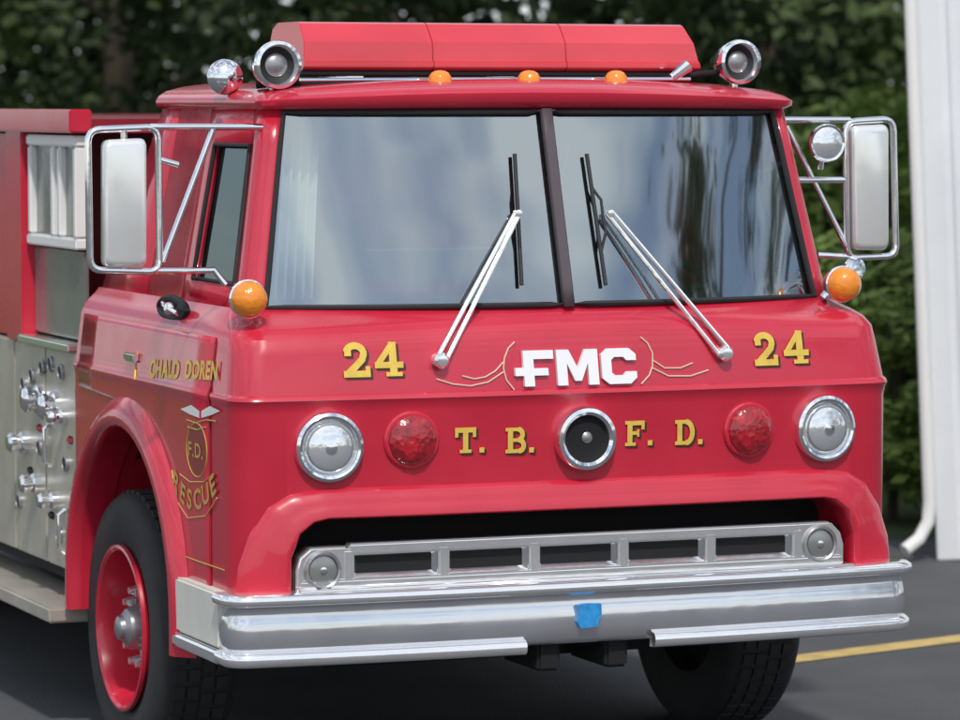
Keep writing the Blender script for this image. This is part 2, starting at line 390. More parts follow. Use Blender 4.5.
for x in (-.12, .12): MB().box((x-.04,-.02,.42),(x+.04,.3,.52)).build('tow_hook', DRK, T, bevel=.01)

# bumper
def bpath(n=40):
    pts = []
    X = 1.13
    for i in range(n+1):
        x = -X+2*X*i/n; pts.append((x, -.075+.045*(abs(x)/1.13)**2.5))
    R_ = []
    for k in range(1, 8):
        a = R(90)*k/7; R_.append((X+.075*math.sin(a), pts[n][1]+.075*(1-math.cos(a))))
    R_.append((X+.075, .10))
    return [(-x, y) for x, y in reversed(R_)] + pts + R_
BP = bpath()
def sweep(prof, path):
    rows = []
    for i, (x, y) in enumerate(path):
        a = path[max(0, i-1)]; b = path[min(len(path)-1, i+1)]
        tx, ty = b[0]-a[0], b[1]-a[1]; L = math.hypot(tx, ty); nx, ny = ty/L, -tx/L
        rows.append([(x+nx*o, y+ny*o, z) for o, z in prof])
    return rows
bumper = MB().grid(sweep([(-.09,.712),(-.01,.714),(.006,.711),(.014,.703),(.016,.692),(.008,.684),(-.010,.680),(-.016,.668),(-.008,.64),(-.003,.61),(-.002,.58),(-.005,.555),(-.012,.53),(-.028,.512),(-.06,.508)], BP)).build('bumper', CHRB, T, ang=60)
for lo, hi in ((-2, -.19), (.22, 2)):
    path = [p for p in BP if lo <= p[0] <= hi]
    MB().grid(sweep([(-.03,.536),(.002,.535),(.014,.524),(.016,.512),(.013,.497),(.004,.488),(-.03,.487),(-.03,.536)], path)).build('bumper_strip', CHRG, bumper, ang=60)
MB().grid(sweep([(-.08,.7185),(-.02,.7185),(.008,.7175),(.020,.710),(.023,.698),(.018,.684),(.006,.678),(-.012,.677)], BP)).build('top_bead', CHRG, bumper, ang=60)
for s in (-1, 1):
    a, b = sorted((s*1.205, s*1.12))
    e = MB().box((a, .10, .535), (b, .56, .712)).build('bumper_end', CREAM, T, bevel=.008)
    a, b = sorted((s*1.218, s*1.13))
    MB().box((a, .085, .487), (b, .56, .532)).build('end_strip', CHRG, e, bevel=.01)
p = P(589, 615, -.085)
MB().prism([(p.x-.040,p.z+.034),(p.x-.012,p.z+.038),(p.x+.042,p.z+.036),(p.x+.044,p.z+.0),(p.x+.034,p.z-.016),(p.x+.032,p.z-.038),(p.x-.030,p.z-.042),(p.x-.042,p.z-.02),(p.x-.036,p.z+.002)], 'y', -.089, -.07).build('badge', BLUE, bumper)

# grille: one chrome piece
g = MB()
zt, zb = .844, .718
g.box((-.80, .008, zt-.020), (.80, .06, zt+.018))
g.box((-.96, .0, zb-.03), (.955, .08, zb+.032))
xsn = (-.80, -.475, -.16, .155, .47, .79)
for x in xsn: g.box((x-.020, .006, zb+.0), (x+.020, .065, zt))
for sx_, xo, xi, e in ((-1, -.975, -.80, .010), (1, .965, .79, .018)):
    poly = [(xo, zb-.02), (xi, zb-.02), (xi, zt+e), (xo-sx_*.05, zt+e), (xo-sx_*.012, zt-.02), (xo, zt-.06)]
    g.prism(poly, 'y', .012, .075)
gr = g.build('grille', CHRG, T, bevel=.007)
MB().add([(-.97,.0,zb+.006),(.96,.0,zb+.006),(.97,-.05,.722),(-.98,-.05,.722)], [(0,1,2,3)]).build('lower_shelf', CHRG, gr, solid=.006)
for a, b in zip(xsn, xsn[1:]):
    MB().box((a+.026, .035, zb+.040), (b-.026, .09, zt-.022)).build('grille_slot', DRK, gr)
    o_ = [(a+.020, .020, zb+.032), (b-.020, .020, zb+.032), (b-.020, .020, zt-.019), (a+.020, .020, zt-.019)]
    i_ = [(a+.034, .034, zb+.046), (b-.034, .034, zb+.046), (b-.034, .034, zt-.027), (a+.034, .034, zt-.027)]
    MB().add(o_+i_, [(k, (k+1)%4, 4+(k+1)%4, 4+k) for k in range(4)]).build('slot_bezel', CHR, gr)
for x, dz in ((-.888, .064), (.872, .072)):
    MB().lathe([(.062,0),(.062,.012),(.056,.018),(.050,.014),(.048,.004),(.0,.004)], (x, .014, zb+dz), (0,-1,0)).build('parking_lamp', DULL, gr)
    MB().lathe([(.046,0),(.045,.008),(.030,.011),(.0,.012)], (x, .014, zb+dz), (0,-1,0)).build('parking_lens', PANEL, gr)
    MB().lathe([(.012,.008),(.011,.016),(0,.018)], (x, .014, zb+dz), (0,-1,0), 12).build('lamp_screw', CHR, gr)

def front_lathe(px, py, prof, name, mt, parent=T, dy=0, seg=36):
    q = FS(px, py); n = Vector((0, -1, 0)); n.x = -2.5*.05*(abs(q.x)/1.16)**1.5*(-1 if q.x > 0 else 1)/1.16
    return MB().lathe(prof, (q.x, q.y+dy, q.z), n, seg).build(name, mt, parent)
for px, py in ((328, 447), (823, 428)):
    b = front_lathe(px, py, [(.112,-.02),(.114,.012),(.110,.026),(.100,.032),(.092,.028),(.087,.014),(.086,-.02)], 'headlight', CHR)
    front_lathe(px, py, [(.088,.010),(.084,.018),(.07,.028),(.045,.036),(.02,.040),(0,.041)], 'lens', LENS, b)
    front_lathe(px, py, [(.078,.016),(.076,.0265),(.073,.0275)], 'lens_ring', DULL, b)
    front_lathe(px, py, [(.020,.034),(.019,.044),(.006,.046),(0,.046)], 'lens_boss', CHR, b)
for px, py in ((411, 440), (748, 430)):
    b = front_lathe(px, py, [(.092,-.01),(.093,.008),(.087,.014),(.080,.014)], 'warning_light', RED)
    front_lathe(px, py, [(.083,0),(.080,.022),(.068,.034),(.045,.040),(.02,.042),(0,.042)], 'lens', RLENS, b, seg=12)
b = front_lathe(583, 438, [(.100,-.02),(.106,.010),(.106,.03),(.100,.042),(.088,.044),(.078,.036),(.074,.010)], 'siren', CHR)
front_lathe(583, 438, [(.078,.016),(.06,.012),(.03,.008),(0,.006)], 'siren_mouth', DRK, b)
front_lathe(585, 437, [(.020,0),(.018,.018),(.010,.024),(0,.025)], 'siren_hub', DULL, b)

# lettering
def text_geo(s, size, weight=0.0, sx=1.0):
    cu = bpy.data.curves.new('t', 'FONT'); cu.body = s; cu.size = size; cu.offset = weight; cu.extrude = 0
    cu.align_x = 'CENTER'; cu.align_y = 'CENTER'; cu.resolution_u = 4; cu.space_character = 1.1
    o = bpy.data.objects.new('t', cu); COL.objects.link(o); dg = bpy.context.evaluated_depsgraph_get(); dg.update()
    me = bpy.data.meshes.new_from_object(o.evaluated_get(dg)); 
    vs = [(v.co.x*sx, v.co.y) for v in me.vertices]; fs = [tuple(p.vertices) for p in me.polygons]
    bpy.data.objects.remove(o); bpy.data.meshes.remove(me); return vs, fs
def build_flat(vs, fs, name, mt, parent=T):
    me = bpy.data.meshes.new(name); me.from_pydata(vs, [], fs)
    me.materials.append(mt); o = bpy.data.objects.new(name, me); COL.objects.link(o); o.parent = parent; return o
OUT = mat('dark_outline', (.05, .02, .01), .5)
def arc_(cx, cy, rx, ry, a0, a1, n=8): return [(cx+rx*math.cos(R(a0+(a1-a0)*k/n)), cy+ry*math.sin(R(a0+(a1-a0)*k/n))) for k in range(n+1)]
def stroke(pl, w):
    o1 = []; o2 = []
    for i, p in enumerate(pl):
        a = Vector(pl[max(0,i-1)]); b = Vector(pl[min(len(pl)-1,i+1)]); t = (b-a).normalized(); n = Vector((-t.y, t.x))*w/2
        o1.append((p[0]+n.x, p[1]+n.y)); o2.append((p[0]-n.x, p[1]-n.y))
    return [[o1[i], o1[i+1], o2[i+1], o2[i]] for i in range(len(pl)-1)]
def rc(x0, y0, x1, y1): return [[(x0,y0),(x1,y0),(x1,y1),(x0,y1)]]
GL = {
 'T': rc(.33,.0,.55,1)+rc(0,.80,.88,1)+rc(0,.62,.14,.80)+rc(.74,.62,.88,.80)+rc(.20,0,.68,.13),
 'B': rc(.10,0,.32,1)+rc(0,0,.12,.14)+rc(0,.86,.12,1)+rc(.30,.86,.55,1)+rc(.30,.0,.58,.15)+rc(.30,.44,.55,.58)+stroke(arc_(.54,.725,.18,.205,90,-90),.2)+stroke(arc_(.56,.29,.21,.22,90,-90),.2),
 'F': rc(.10,0,.32,1)+rc(0,0,.46,.13)+rc(0,.86,.12,1)+rc(.30,.82,.85,1)+rc(.71,.64,.85,.84)+rc(.30,.44,.62,.58)+rc(.52,.36,.62,.66),
 'D': rc(.10,0,.32,1)+rc(0,0,.12,.15)+rc(0,.85,.12,1)+rc(.30,.85,.50,1)+rc(.30,.0,.50,.15)+stroke(arc_(.48,.5,.29,.425,90,-90,12),.21),
 '.': rc(.0,0,.2,.2),
 '2': stroke(arc_(.36,.70,.25,.22,170,-10,10)+[(.56,.52),(.36,.32),(.12,.10)],.2)+rc(.0,0,.78,.19)+rc(.64,.19,.78,.32)+rc(.05,.62,.25,.80),
 '4': rc(.44,0,.66,1)+rc(0,.24,.84,.42)+stroke([(.56,.97),(.08,.34)],.17)+rc(.32,0,.80,.12),
}
ADV = {'T':.88,'B':.86,'F':.85,'D':.88,'.':.2,'2':.80,'4':.84}
def glyphs(s, px, py, h, sx, name):
    q = FS(px, py); w = sum(ADV[c]*sx for c in s)+.14*(len(s)-1)
    for nm, mt, dx, dz, dd in ((name+'_shadow', OUT, .009, -.007, .003), (name, GOLD, 0, 0, .006)):
        vs = []; fs = []; x = -w*h/2; k_ = 0
        for c in s:
            for pl in GL[c]:
                k_ += 1; o = len(vs)
                for u, v in pl:
                    X = q.x+x+u*sx*h+dx; Z = q.z-h/2+v*h+dz; vs.append((X, surf(X, Z)-dd-k_*.00003, Z))
                fs.append(tuple(range(o, o+len(pl))))
            x += (ADV[c]*sx+.14)*h
        build_flat(vs, fs, nm, mt)
glyphs('2', 356, 360, .108, 1.05, 'fleet_number'); glyphs('4', 388, 359, .108, 1.05, 'fleet_number')
glyphs('2', 765, 349, .108, 1.05, 'fleet_number'); glyphs('4', 795, 347, .108, 1.05, 'fleet_number')
for c, px, py in (('T.', 469, 440), ('B.', 519, 440), ('F.', 638, 433), ('D.', 688, 432)): glyphs(c, px, py, .082, 1.0, 'lettering')
Fp = [(.0,.30),(.22,.30),(.22,0),(.48,0),(.48,.30),(.85,.30),(.85,.50),(.48,.50),(.48,.76),(1.0,.76),(1.0,1),(.22,1),(.22,.52),(0,.52)]
Mp = [(1.08,0),(1.34,0),(1.34,.62),(1.53,.12),(1.70,.12),(1.89,.62),(1.89,0),(2.15,0),(2.15,1),(1.83,1),(1.615,.48),(1.40,1),(1.08,1)]
Cp = [(3.15,.66),(2.90,.66),(2.82,.76),(2.58,.76),(2.50,.68),(2.50,.32),(2.58,.24),(2.82,.24),(2.90,.34),(3.15,.34),(3.15,.17),(2.98,0),(2.42,0),(2.24,.17),(2.24,.83),(2.42,1),(2.98,1),(3.15,.83)]
q0 = FS(515, 388); q1 = FS(636, 383); Wd = q1.x-q0.x; Hh = .114; sxx = Wd/3.15; zc = FS(575, 367).z
EMW = mat('emblem_white', (.85,.85,.86), .35)
em = MB()
for poly in (Fp, Mp, Cp):
    n = len(poly)
    def pt(u, v, d):
        z = zc-Hh/2+v*Hh; return (q0.x+u*sxx, .0+(z-1.338)*.2-.014+d, z)
    o = len(em.v); em.v += [pt(u, v, 0) for u, v in poly]+[pt(u, v, .03) for u, v in poly]
    em.f.append(tuple(range(o, o+n))); em.f += [(o+i, o+(i+1)%n, o+n+(i+1)%n, o+n+i) for i in range(n)]
eo = em.build('maker_emblem', EMW, T, ang=20)
PIN = mat('pinstripe', (.74, .50, .38), .5)
def fl(lst, r=.0028, name='pinstripe'):
    pm = MB()
    for pts in lst:
        o = []
        for x, y in pts:
            q = FS(x, y); o.append((q.x, q.y-.003, q.z))
        pm.tube(o, r, 6)
    pm.build(name, PIN, T)
fl([[(514,342),(508,348),(504,358),(503,368),(506,380),(514,390)], [(503,362),(495,371),(485,377),(474,379),(462,376)], [(503,372),(488,382),(470,386),(452,384),(436,379)]])
fl([[(640,337),(647,343),(652,353),(652,366),(649,375),(641,384)], [(652,360),(664,368),(680,368),(692,363)], [(652,368),(668,376),(690,376),(708,370)]])
def stext(s, px, py, size, weight=.003, sx=1, mt=GOLD, rot=0):
    q = S(px, py, -1.171); vs, fs = text_geo(s, size, weight, sx)
    out = []
    for u, v in vs:
        u, v = u*math.cos(rot)-v*math.sin(rot), u*math.sin(rot)+v*math.cos(rot)
        z = q.z+v; out.append((-(par(z)[1]+.0082), q.y-u, z))
    build_flat(out, fs, 'side_lettering', mt)
stext('CHALD', 163, 370, .080, .0032, 1.15, rot=.05); stext('DOREN', 199, 371, .080, .0032, 1.15, rot=.05)
qc = S(197, 450, -1.171); XC = -(1.165+.0066)
MB().add([(XC, qc.y, qc.z)]+[(XC, qc.y+.105*math.cos(a), qc.z+.085*math.sin(a)) for a in [2*math.pi*k/28 for k in range(28)]], [(0, 1+k, 1+(k+1)%28) for k in range(28)]).build('crest', REDD, T)
MB().tube([(XC, qc.y+.107*math.cos(a), qc.z+.087*math.sin(a)) for a in [2*math.pi*k/28 for k in range(28)]], .0022, 6, closed=True).build('crest_rim', GOLDD, T)
stext('F.D.', 196, 451, .066, .0014, 1.35, GOLDD)
for ch, px, py, rt in (('R', 176, 483, -.5), ('E', 183, 494, -.3), ('S', 190, 500, -.1), ('C', 198, 500, .1), ('U', 206, 495, .3), ('E', 213, 487, .5)): stext(ch, px, py, .090, .0026, 1.25, GOLDD, rt)
def side_poly(pts, name, mt, off=.0085):
    v = [S(x, y, -1.171) for x, y in pts]; v = [(-(par(q.z)[1]+off), q.y, q.z) for q in v]
    build_flat(v, [tuple(range(len(v)))], name, mt)
side_poly([(181,409),(192,405),(200,411),(200,418),(190,414)], 'crest_wing', WHT)
side_poly([(202,411),(211,406),(221,411),(212,415),(202,418)], 'crest_wing', WHT)
def sl_(lst, r, mt, name='side_scroll'):
    for pts in lst: MB().tube([(-(par(S(x,y,-1.171).z)[1]+.006), S(x,y,-1.171).y, S(x,y,-1.171).z) for x, y in pts], r, 6).build(name, mt, T)
sl_([[(187,420),(196,423),(206,420),(215,421)], [(188,427),(197,430),(206,427)], [(172,470),(176,500),(188,518),(206,516),(217,498)], [(180,474),(190,482),(204,482),(213,474)], [(176,553),(200,562),(224,570)]], .0025, GOLDD)
sl_([[(135,352),(134,366),(137,380)]], .004, GOLD)

# wipers
def wp(px, py, off=.03):
    y = .2
    for _ in range(5):
        q = P(px, py, y); hh = par(q.z, GT_); y = hh[0]+hh[2]*min(1, abs(q.x)/hh[1])**2.5
    return Vector((q.x, q.y-off, q.z))
def wiper(piv, tip, b0, b1, side):
    q = FS(*piv); q = Vector((q.x, q.y-.025, q.z)); t = wp(*tip, .03)
    w = MB()
    d = Vector((.016, 0, .004))
    w.tube([q-d*1.3, t-d*.6], .008, 8).tube([q+d*1.3, t+d*.6], .008, 8)
    w.lathe([(.024,-.03),(.026,.01),(.018,.02),(0,.022)], q, (0,-1,0), 16).lathe([(.012,-.01),(.012,.014),(0,.015)], t, (0,-1,0), 12)
    o = w.build('wiper_arm', CHRG, T)
    a = wp(*b0, .014); b = wp(*b1, .014)
    m1 = a.lerp(b, .25); m2 = a.lerp(b, .75)
    MB().tube([a, b], .007, 6).tube([m1, m1.lerp(t, .5)+Vector((0,-.004,0)), t.lerp((m1+m2)/2, .5), m2.lerp(t, .5)+Vector((0,-.004,0)), m2], .005, 6).build('wiper_blade', BLK, o)
wiper((438, 360), (514, 213), (513, 154), (520, 285), -1)
wiper((722, 353), (606, 213), (585, 154), (604, 285), 1)

# amber corner lamps
for px, py, X, yy in ((247, 299, -1.1, .16), (841, 284, 1.1, .2)):
    q = P(px, py, yy)
    b = MB().lathe([(.03,-.06),(.045,-.05),(.060,-.01),(.063,.01),(.056,.014)], q, (0,-1,0), 28).tube([q+Vector((0,.04,0)), q+Vector((-.04 if px > 500 else .05, .05, -.05))], .018).build('marker_lamp', CHR, T)
    MB().lathe([(.057,.0),(.059,.02),(.052,.05),(.036,.068),(.015,.075),(0,.076)], q, (0,-1,0), 28).build('lens', AMB, b)
q = P(855, 268, .24); MB().lathe([(0,-.03),(.03,-.025),(.042,0),(.03,.02),(0,.024)], q, (.3,-1,.2), 20).build('small_chrome_lamp', CHR, T)

# light bar and roof gear
YB = .62
a = P(300, 74, YB); b_ = P(697, 74, YB)
x0, x1 = a.x, b_.x; zb_ = P(500, 71, YB).z; ztp = P(500, 23, YB).z
sec = [(-.02,zb_),(-.040,zb_+.012),(-.040,zb_+.030),(-.030,zb_+.034),(-.024,zb_+.095),(.03,ztp-.006),(.05,ztp),(.25,ztp),(.30,ztp-.02),(.34,zb_+.05),(.34,zb_)]
def barsec(x0, x1, sl0, sl1, nm, mt, grow=0, par_=T):
    rows = []
    for x, sl in ((x0, sl0), (x1, sl1)):
        rows.append([(x + sl*(z-zb_), YB+y-grow*(1 if y < .1 else -1), z+(grow if z > zb_+.1 else 0)) for y, z in sec])
    mm = MB().grid(rows, closed=True); n = len(sec); mm.f += [tuple(range(n)), tuple(range(n, 2*n))]
    return mm.build(nm, mt, par_, bevel=.002, ang=25)
xm1 = P(433, 50, YB-.03).x; xm2 = P(566, 50, YB-.03).x
lb = barsec(x0, xm1-.001, 0.05, 0, 'light_bar', LBAR); barsec(xm1+.001, xm2-.001, 0, 0, 'lens_section', LBAR, 0, lb); barsec(xm2+.001, x1, 0, -.25, 'lens_section', LBAR, 0, lb)
MB().box((x0-.02, YB-.03, zb_-.018), (x1+.03, YB+.34, zb_-.001)).build('base_rail', DRK, lb, bevel=.004)
for x in (x0+.2, 0, x1-.2): MB().box((x-.03, YB+.02, zb_-.08), (x+.03, YB+.12, zb_-.016)).build('foot', CHR, lb)
MB().tube([P(300,80,.5), P(500,79,.5), P(690,79,.5)], .007).build('roof_rail', CHR, T)
for px in (440, 529, 616):
    q = P(px, 78, .42)
    b = MB().lathe([(.046,-.05),(.046,.0),(.040,.006)], q+Vector((0,0,-.02)), (0,0,1), 20).build('clearance_lamp', CHR, T)
    MB().lathe([(.040,-.005),(.038,.022),(.028,.036),(.016,.042),(0,.044)], q+Vector((0,0,-.018)), (0,0,1), 20).build('lens', AMB, b)
def trumpet(px, py, Y, r, name):
    q = P(px, py, Y)
    o = MB().lathe([(.02,-.20),(.03,-.17),(r*.55,-.13),(r*.85,-.07),(r*.98,-.02),(r,.0),(r*.97,.012),(r*.84,.016),(r*.72,.0),(r*.68,-.02)], q, (0,-1,0), 32).build(name, CHR, T)
    MB().lathe([(r*.76,-.03),(r*.72,-.012),(r*.50,-.018),(r*.46,-.02)], q, (0,-1,0), 28).build('ring', BLK, o)
    MB().lathe([(r*.50,-.04),(r*.48,-.016),(r*.3,-.006),(0,-.002)], q, (0,-1,0), 28).build('lens', DULL, o)
    MB().tube([q+Vector((0,.05,-r*.9)), q+Vector((0,.05,-r*.9-.10))], .014).build('bracket', CHR, o)
trumpet(278, 65, .45, .080, 'roof_spotlight'); trumpet(740, 62, .45, .077, 'roof_spotlight')
q = P(225, 77, .75)
MB().lathe([(0,-.06),(.03,-.055),(.05,-.03),(.06,0),(.052,.02),(.03,.036),(0,.042)], q, (-.2,-1,.1), 28).tube([q, q+Vector((.05,.02,-.10))], .012).build('roof_lamp', CHR, T)
MB().tube([P(672,78,.5), P(688,66,.5)], [.014,.024]).build('air_horn', CHR, T)
MB().tube([P(256,86,.55), P(285,82,.52), P(300,84,.5), P(420,82,.5)], .010).build('cable_conduit', DRK, T)
MB().tube([P(660,80,.52), P(700,74,.52), P(722,72,.50)], .010).build('cable_conduit', DRK, T)

# mirrors
def loop(pts, r, n=5, rad=.03):
    pts = [Vector(p) for p in pts]; o = []
    for i, p in enumerate(pts):
        a = pts[i-1]; b = pts[(i+1) % len(pts)]
        d1 = (a-p).normalized()*rad; d2 = (b-p).normalized()*rad
        for k in range(n+1):
            t = k/n; o.append((p+d1)*(1-t)**2 + p*2*t*(1-t) + (p+d2)*t*t)
    return o
YM = .42
MIR = mat('mirror_housing', (.86, .87, .86), .20, .55, bump=.4, bscale=3.5, noise=.08)
def head(c, parent_name, frame_pts, arms):
    fr = MB()
    fr.tube(loop(frame_pts, 0, 5, .04), .012, 8, closed=True)
    for a in arms: fr.tube(a, .011, 8)
    o = fr.build(parent_name, CHR, T, ang=60)
    cen = sum(c, Vector())/4
    rows = []
    for k, dy in ((.90, -.026), (.97, -.022), (1, -.010), (1, .025), (.97, .03)):
        rows.append([cen+(v-cen)*k+Vector((0,dy,0)) for v in loop(c, 0, 5, .025)])
    mm = MB().grid(rows, closed=True); n = len(rows[0]); mm.f += [tuple(range(n)), tuple(4*n+k for k in range(n))]
    mm.build('mirror_head', MIR, o, ang=60)
    return o
head([P(103,140,YM), P(145,138,YM), P(145,267,YM), P(103,267,YM)], 'side_mirror',
     [P(88,130,YM), P(158,127,YM), P(160,272,YM), P(90,270,YM)],
     [[P(150,127,YM), P(200,127,.40), P(262,127,.42)], [P(155,271,YM), P(185,271,.42), P(214,270,.42), P(226,285,.40)], [P(213,130,.40), P(163,262,YM)], [P(160,160,YM), P(178,165,YM)], [P(124,129,YM), P(124,142,YM)], [P(124,262,YM), P(124,271,YM)]])
head([P(850,126,YM), P(886,124,YM), P(886,250,YM), P(852,250,YM)], 'side_mirror',
     [P(845,122,YM), P(893,119,YM), P(896,256,YM), P(847,258,YM)],
     [[P(778,120,.45), P(850,120,YM)], [P(818,255,.45), P(850,257,YM)], [P(786,126,.45), P(846,246,YM)], [P(796,180,.44), P(845,180,YM)]])
q = P(827, 143, .38)
o = MB().lathe([(0,-.08),(.03,-.07),(.055,-.04),(.066,0),(.062,.01),(.05,.004)], q, (-.1,-1,0), 28).tube([q+Vector((0,.04,-.05)), q+Vector((0,.05,-.09))], .01).build('mirror_spotlight', CHR, T)
MB().lathe([(.058,-.01),(.055,.006),(.03,.018),(0,.022)], q, (-.1,-1,0), 28).build('lens', LENS, o)

# pump section and body behind cab
B0, B1 = 1.93, 3.3
PLR = mat('plate_red', (.4,.03,.03), .5)
MB().box((-1.08, B0, .5), (1.08, 7.2, 1.40)).build('body_core', DRK, T)
for s in (-1, 1):
    def bb(y0, y1, z0, z1, d, nm, mt, par_=T, bev=.006, dd=.03):
        a, b = sorted((s*(1.085), s*(1.085+d))); return MB().box((a, y0, z0), (b, y1, z1)).build(nm, mt, par_, bevel=bev)
    bb(B0, 2.32, .56, 1.36, .06, 'pump_panel', ALU); bb(2.335, 2.76, .56, 1.36, .06, 'pump_panel', ALU); bb(2.775, B1, .56, 1.36, .06, 'pump_panel', ALU)
    for (y, z, r) in ((2.40, 1.16, .050), (2.17, 1.15, .050), (2.62, .98, .038), (2.2, .80, .030), (2.45, .84, .036), (2.06, 1.12, .026)):
        dc = MB().lathe([(r*1.1,-.01),(r*1.1,.02),(r*.8,.03),(r*.8,.04),(r,.045),(r,.06),(r*.7,.072),(0,.075)], (s*1.145, y, z), (s,0,0), 20)
        dc.build('discharge_cap', CHR, T)
    for y, z in ((2.05, .95), (2.5, 1.24), (2.7, .75), (2.1, 1.28), (2.24, 1.30), (2.36, 1.28), (2.62, 1.20), (2.40, .98), (2.14, .68)):
        gg = MB().lathe([(.030,-.005),(.030,.010),(.025,.013),(.023,.008),(0,.008)], (s*1.145, y, z), (s,0,0), 18).build('gauge', DULL, T)
        MB().lathe([(.022,.0),(.022,.010),(0,.010)], (s*1.145, y, z), (s,0,0), 18).build('gauge_face', BLK, gg)
    for y, z0 in ((2.27, .92), (2.08, .62)):
        MB().tube([(s*1.145, y, z0), (s*1.17, y, z0+.02), (s*1.17, y, z0+.14), (s*1.145, y, z0+.16)], .008).build('grab_handle', CHR, T)
    for y, z in ((2.0, 1.04), (2.0, .78), (2.42, 1.05), (2.26, .74), (2.55, .88)):
        bb(y-.035, y+.035, z-.014, z+.014, .066, 'label_plate', PLR if z > 1 else BLK)
    bb(2.62, 2.84, 1.36, 2.2, .07, 'body_post', RED)
    bb(B0-.03, 7.2, 2.15, 2.235, .085, 'top_beam', RED)
    w1 = bb(B0+.02, 2.62, 1.74, 2.13, .03, 'crew_window', PANEL)
    for z in (1.75, 2.12): bb(B0, 2.60, z-.02, z+.02, .055, 'window_frame', WHT, w1)
    for y in (B0+.02, 2.16, 2.25, 2.56): bb(y-.018, y+.018, 1.772, 2.098, .055, 'window_frame', WHT, w1)
    bb(B0+.02, 2.62, 1.40, 1.72, .02, 'lower_panel', PANEL)
    bb(B0, 2.62, 1.362, 1.392, .09, 'panel_rail', CHRG)
    bb(2.85, 3.3, 1.37, 2.14, .04, 'compartment_door', RED)
    bb(3.31, 7.2, .56, 2.14, .07, 'body_side', RED)
    a, b = sorted((s*1.0, s*1.27)); MB().box((a, 1.86, .395), (b, 4.6, .45)).build('running_board', ALU, T, bevel=.008)
    bb(1.87, 1.925, .45, 1.3, .02, 'splash_panel', ALU)
MB().box((-1.08, B0, 1.40), (1.08, 7.2, 1.42)).box((-1.08, B0, 2.15), (1.08, 7.2, 2.20)).box((-1.08, 2.9, 1.42), (1.08, 2.95, 2.15)).build('crew_compartment', REDD, T)

# ------------------------------------------------------------------ setting
ASP = mat('asphalt', (.08, .082, .088), .85, noise=.4, nscale=1.6, bump=.5, bscale=90)
GRS = mat('grass_ground', (.06, .09, .025), .9, noise=.5, nscale=2)
o = MB().add([(-300,-300,0),(300,-300,0),(300,400,0),(-300,400,0)], [(0,1,2,3)]).build('ground', ASP); tag(o, kind='structure')
def quad(name, pts, z, mt): return tag(MB().add([(p.x, p.y, z) for p in pts], [(0,1,2,3)]).build(name, mt), kind='structure')
quad('grass_verge', [BG(-40,19.6), BG(60,19.6), BG(60,90), BG(-40,90)], .004, GRS)
YEL = mat('yellow_road_paint', (.58, .42, .15), .7, noise=.5, nscale=9)
a = G(760, 664); b_ = G(960, 639); d = (b_-a).normalized(); nrm = Vector((-d.y, d.x, 0))*.075
quad('yellow_line', [a-d*.3-nrm, b_+d*14-nrm, b_+d*14+nrm, a-d*.3+nrm], .004, YEL)

BLD = empty('white_building', BG(2.285, 18.7))
tag(BLD, 'white building with vertical board siding and a downspout at its corner', 'building')
BLD.rotation_euler = (0, -R(2.6), -YAW-R(10))
SID = mat('white_siding', (.76, .78, .80), .55, noise=.10, nscale=4)
MB().box((0, 0, 0), (9, 8, 4.2)).build('wall', SID, BLD)
bt = MB()
for k in range(90): bt.box((.13+k*.1, -.014, .02), (.150+k*.1, .0-.001, 4.18))
bt.build('siding_ribs', SID, BLD)
MB().box((-.02, -.03, 0), (.09, .09, 4.2)).build('corner_board', SID, BLD, bevel=.006)
MB().prism([(-.4, 4.22), (9.4, 4.22), (4.5, 6.6)], 'y', -.4, 8.4).build('roof', mat('roof_shingle', (.08,.08,.085), .9), BLD)
MB().tube([(-.045, -.06, 4.1), (-.045, -.06, .3), (-.055, -.07, .2), (-.10, -.10, .12), (-.17, -.16, .07)], .032, 10).build('downspout', WHT, BLD)

def leafmat(name, c): return mat(name, c, .75, noise=.8, nscale=1.0)
L1 = leafmat('foliage_dark', (.034, .054, .020)); L2 = leafmat('foliage_mid', (.062, .098, .028)); L3 = leafmat('foliage_bright', (.20, .30, .06)); BARK = mat('bark', (.07, .055, .04), .9, noise=.3)
L4 = leafmat('foliage_pale', (.12, .16, .08))
def leafmesh(n, rx, z0, z1, size, seed, clumps=60):
    rnd = random.Random(seed); vs = []; fs = []
    cl = []
    for _ in range(clumps):
        t = rnd.random(); z = z0+(z1-z0)*t; rr = rx*(math.sin(math.pi*(.12+.8*t)))**.6
        a = rnd.random()*6.283; r = rr*math.sqrt(rnd.random()); cl.append((r*math.cos(a), r*math.sin(a), z, rx*(.13+.17*rnd.random())))
    for i in range(n):
        cx, cy, cz, cr = cl[rnd.randrange(clumps)]
        p = Vector((rnd.gauss(0,1), rnd.gauss(0,1), rnd.gauss(0,.6)))*cr*.5+Vector((cx,cy,cz))
        if p.z < .05: p.z = .05+rnd.random()*.3
        d1 = Vector((rnd.gauss(0,1), rnd.gauss(0,1), rnd.gauss(0,.6))).normalized(); d2 = d1.orthogonal().normalized()
        s = size*(.6+.8*rnd.random()); k = len(vs)
        vs += [p-d1*s, p+d2*s*.45, p+d1*s, p-d2*s*.45]; fs.append((k,k+1,k+2,k+3))
    me = bpy.data.meshes.new('crown'); me.from_pydata([tuple(v) for v in vs], [], fs); return me
crowns = [leafmesh(12500, 2.6, .6, 7.5, .092, 3, 90), leafmesh(12500, 2.4, .3, 6.5, .088, 4, 90), leafmesh(4500, 2.8, 1.2, 6.8, .085, 8, 30)]
crowns[0].materials.append(L1); crowns[1].materials.append(L2); crowns[2].materials.append(L4)
tm = MB().tube([(0,0,-.05),(.05,.02,1.5),(-.05,.05,3.5),(.02,0,6)], [.2,.16,.11,.04], 9)
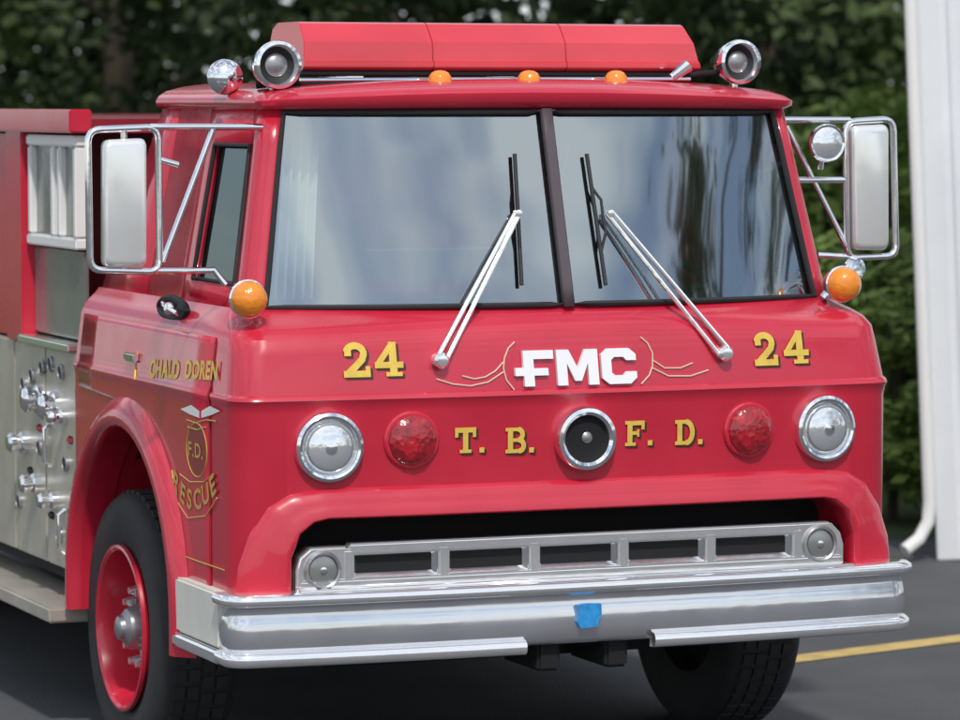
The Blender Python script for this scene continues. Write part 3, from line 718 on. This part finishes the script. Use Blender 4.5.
for k in range(9):
    a = k*2.4; z = 1.4+k*.5; tm.tube([(0,0,z),(math.cos(a)*.8,math.sin(a)*.8,z+.5),(math.cos(a)*1.7,math.sin(a)*1.7,z+.8)], [.07,.045,.015], 6)
t0 = tm.build('trunk', BARK); TM = t0.data; bpy.data.objects.remove(t0)
ORD = ['first','second','third','fourth','fifth','sixth','seventh']
def tree(loc, s, ci, label, rot, grp='trees behind the truck'):
    e = empty('broadleaf_tree', loc); e.rotation_euler.z = rot; e.scale = (s, s, s)
    tag(e, label, 'tree', grp)
    for nm, me in (('trunk', TM), ('crown', crowns[ci])):
        o = bpy.data.objects.new(nm, me); COL.objects.link(o); o.parent = e
for i, lat in enumerate((-9.5, -6.2, -3.2, -.4, 2.4, 5.2, 8.6)):
    tree(BG(lat, 31+(i%3)*1.4), 1+.12*(i%2), (i+1) % 2, 'leafy tree in the row behind the truck, %s from the left' % ORD[i], i*1.3)
for i, (x, y, s_) in enumerate(((10.4, -8.6, 1.25), (14.0, -5.0, 1.2))):
    tree(Vector((x, y, 0)), s_, 2, ('nearer', 'farther')[i] + ' of the two trees across the lot beside the truck', i*2.2+.4, 'trees across the lot')
rnd = random.Random(11); vs = []; fs = []
for i in range(22000):
    lat = rnd.uniform(-18, 18); D = rnd.uniform(38, 41); z = rnd.uniform(0, 8); p = BG(lat, D, z)
    d1 = Vector((rnd.gauss(0,1), rnd.gauss(0,1), rnd.gauss(0,.6))).normalized(); d2 = d1.orthogonal().normalized(); s = rnd.uniform(.15,.34); k = len(vs)
    vs += [tuple(p-d1*s), tuple(p+d2*s*.5), tuple(p+d1*s), tuple(p-d2*s*.5)]; fs.append((k,k+1,k+2,k+3))
me = bpy.data.meshes.new('woods'); me.from_pydata(vs, [], fs); me.materials.append(L1)
o = bpy.data.objects.new('woods', me); COL.objects.link(o); tag(o, 'dark mass of woodland far behind the truck', 'woods', kind='stuff')
bmesh_ = leafmesh(6500, .62, .15, 1.5, .045, 21, 60); bmesh_.materials.append(L3)
for i, (lat, D, sc_, lb) in enumerate(((2.22, 20.4, 1.1, 'bright green bush between the truck and the white building'), (2.50, 23.0, 1.6, 'taller green bush behind the bush beside the white building'), (1.1, 22.6, 1.0, 'green bush hidden mostly behind the truck cab'))):
    e = empty('bush', BG(lat, D)); tag(e, lb, 'bush', 'bushes by the building'); e.scale = (sc_, sc_, sc_)
    o = bpy.data.objects.new('foliage', bmesh_); COL.objects.link(o); o.parent = e; o.rotation_euler.z = i*2
    MB().tube([(0,0,-.02),(.03,0,.5),(.0,.05,1.1)], [.03,.02,.01], 6).tube([(0,0,.2),(.2,.1,.8)], [.015,.008], 6).build('stem', BARK, e)
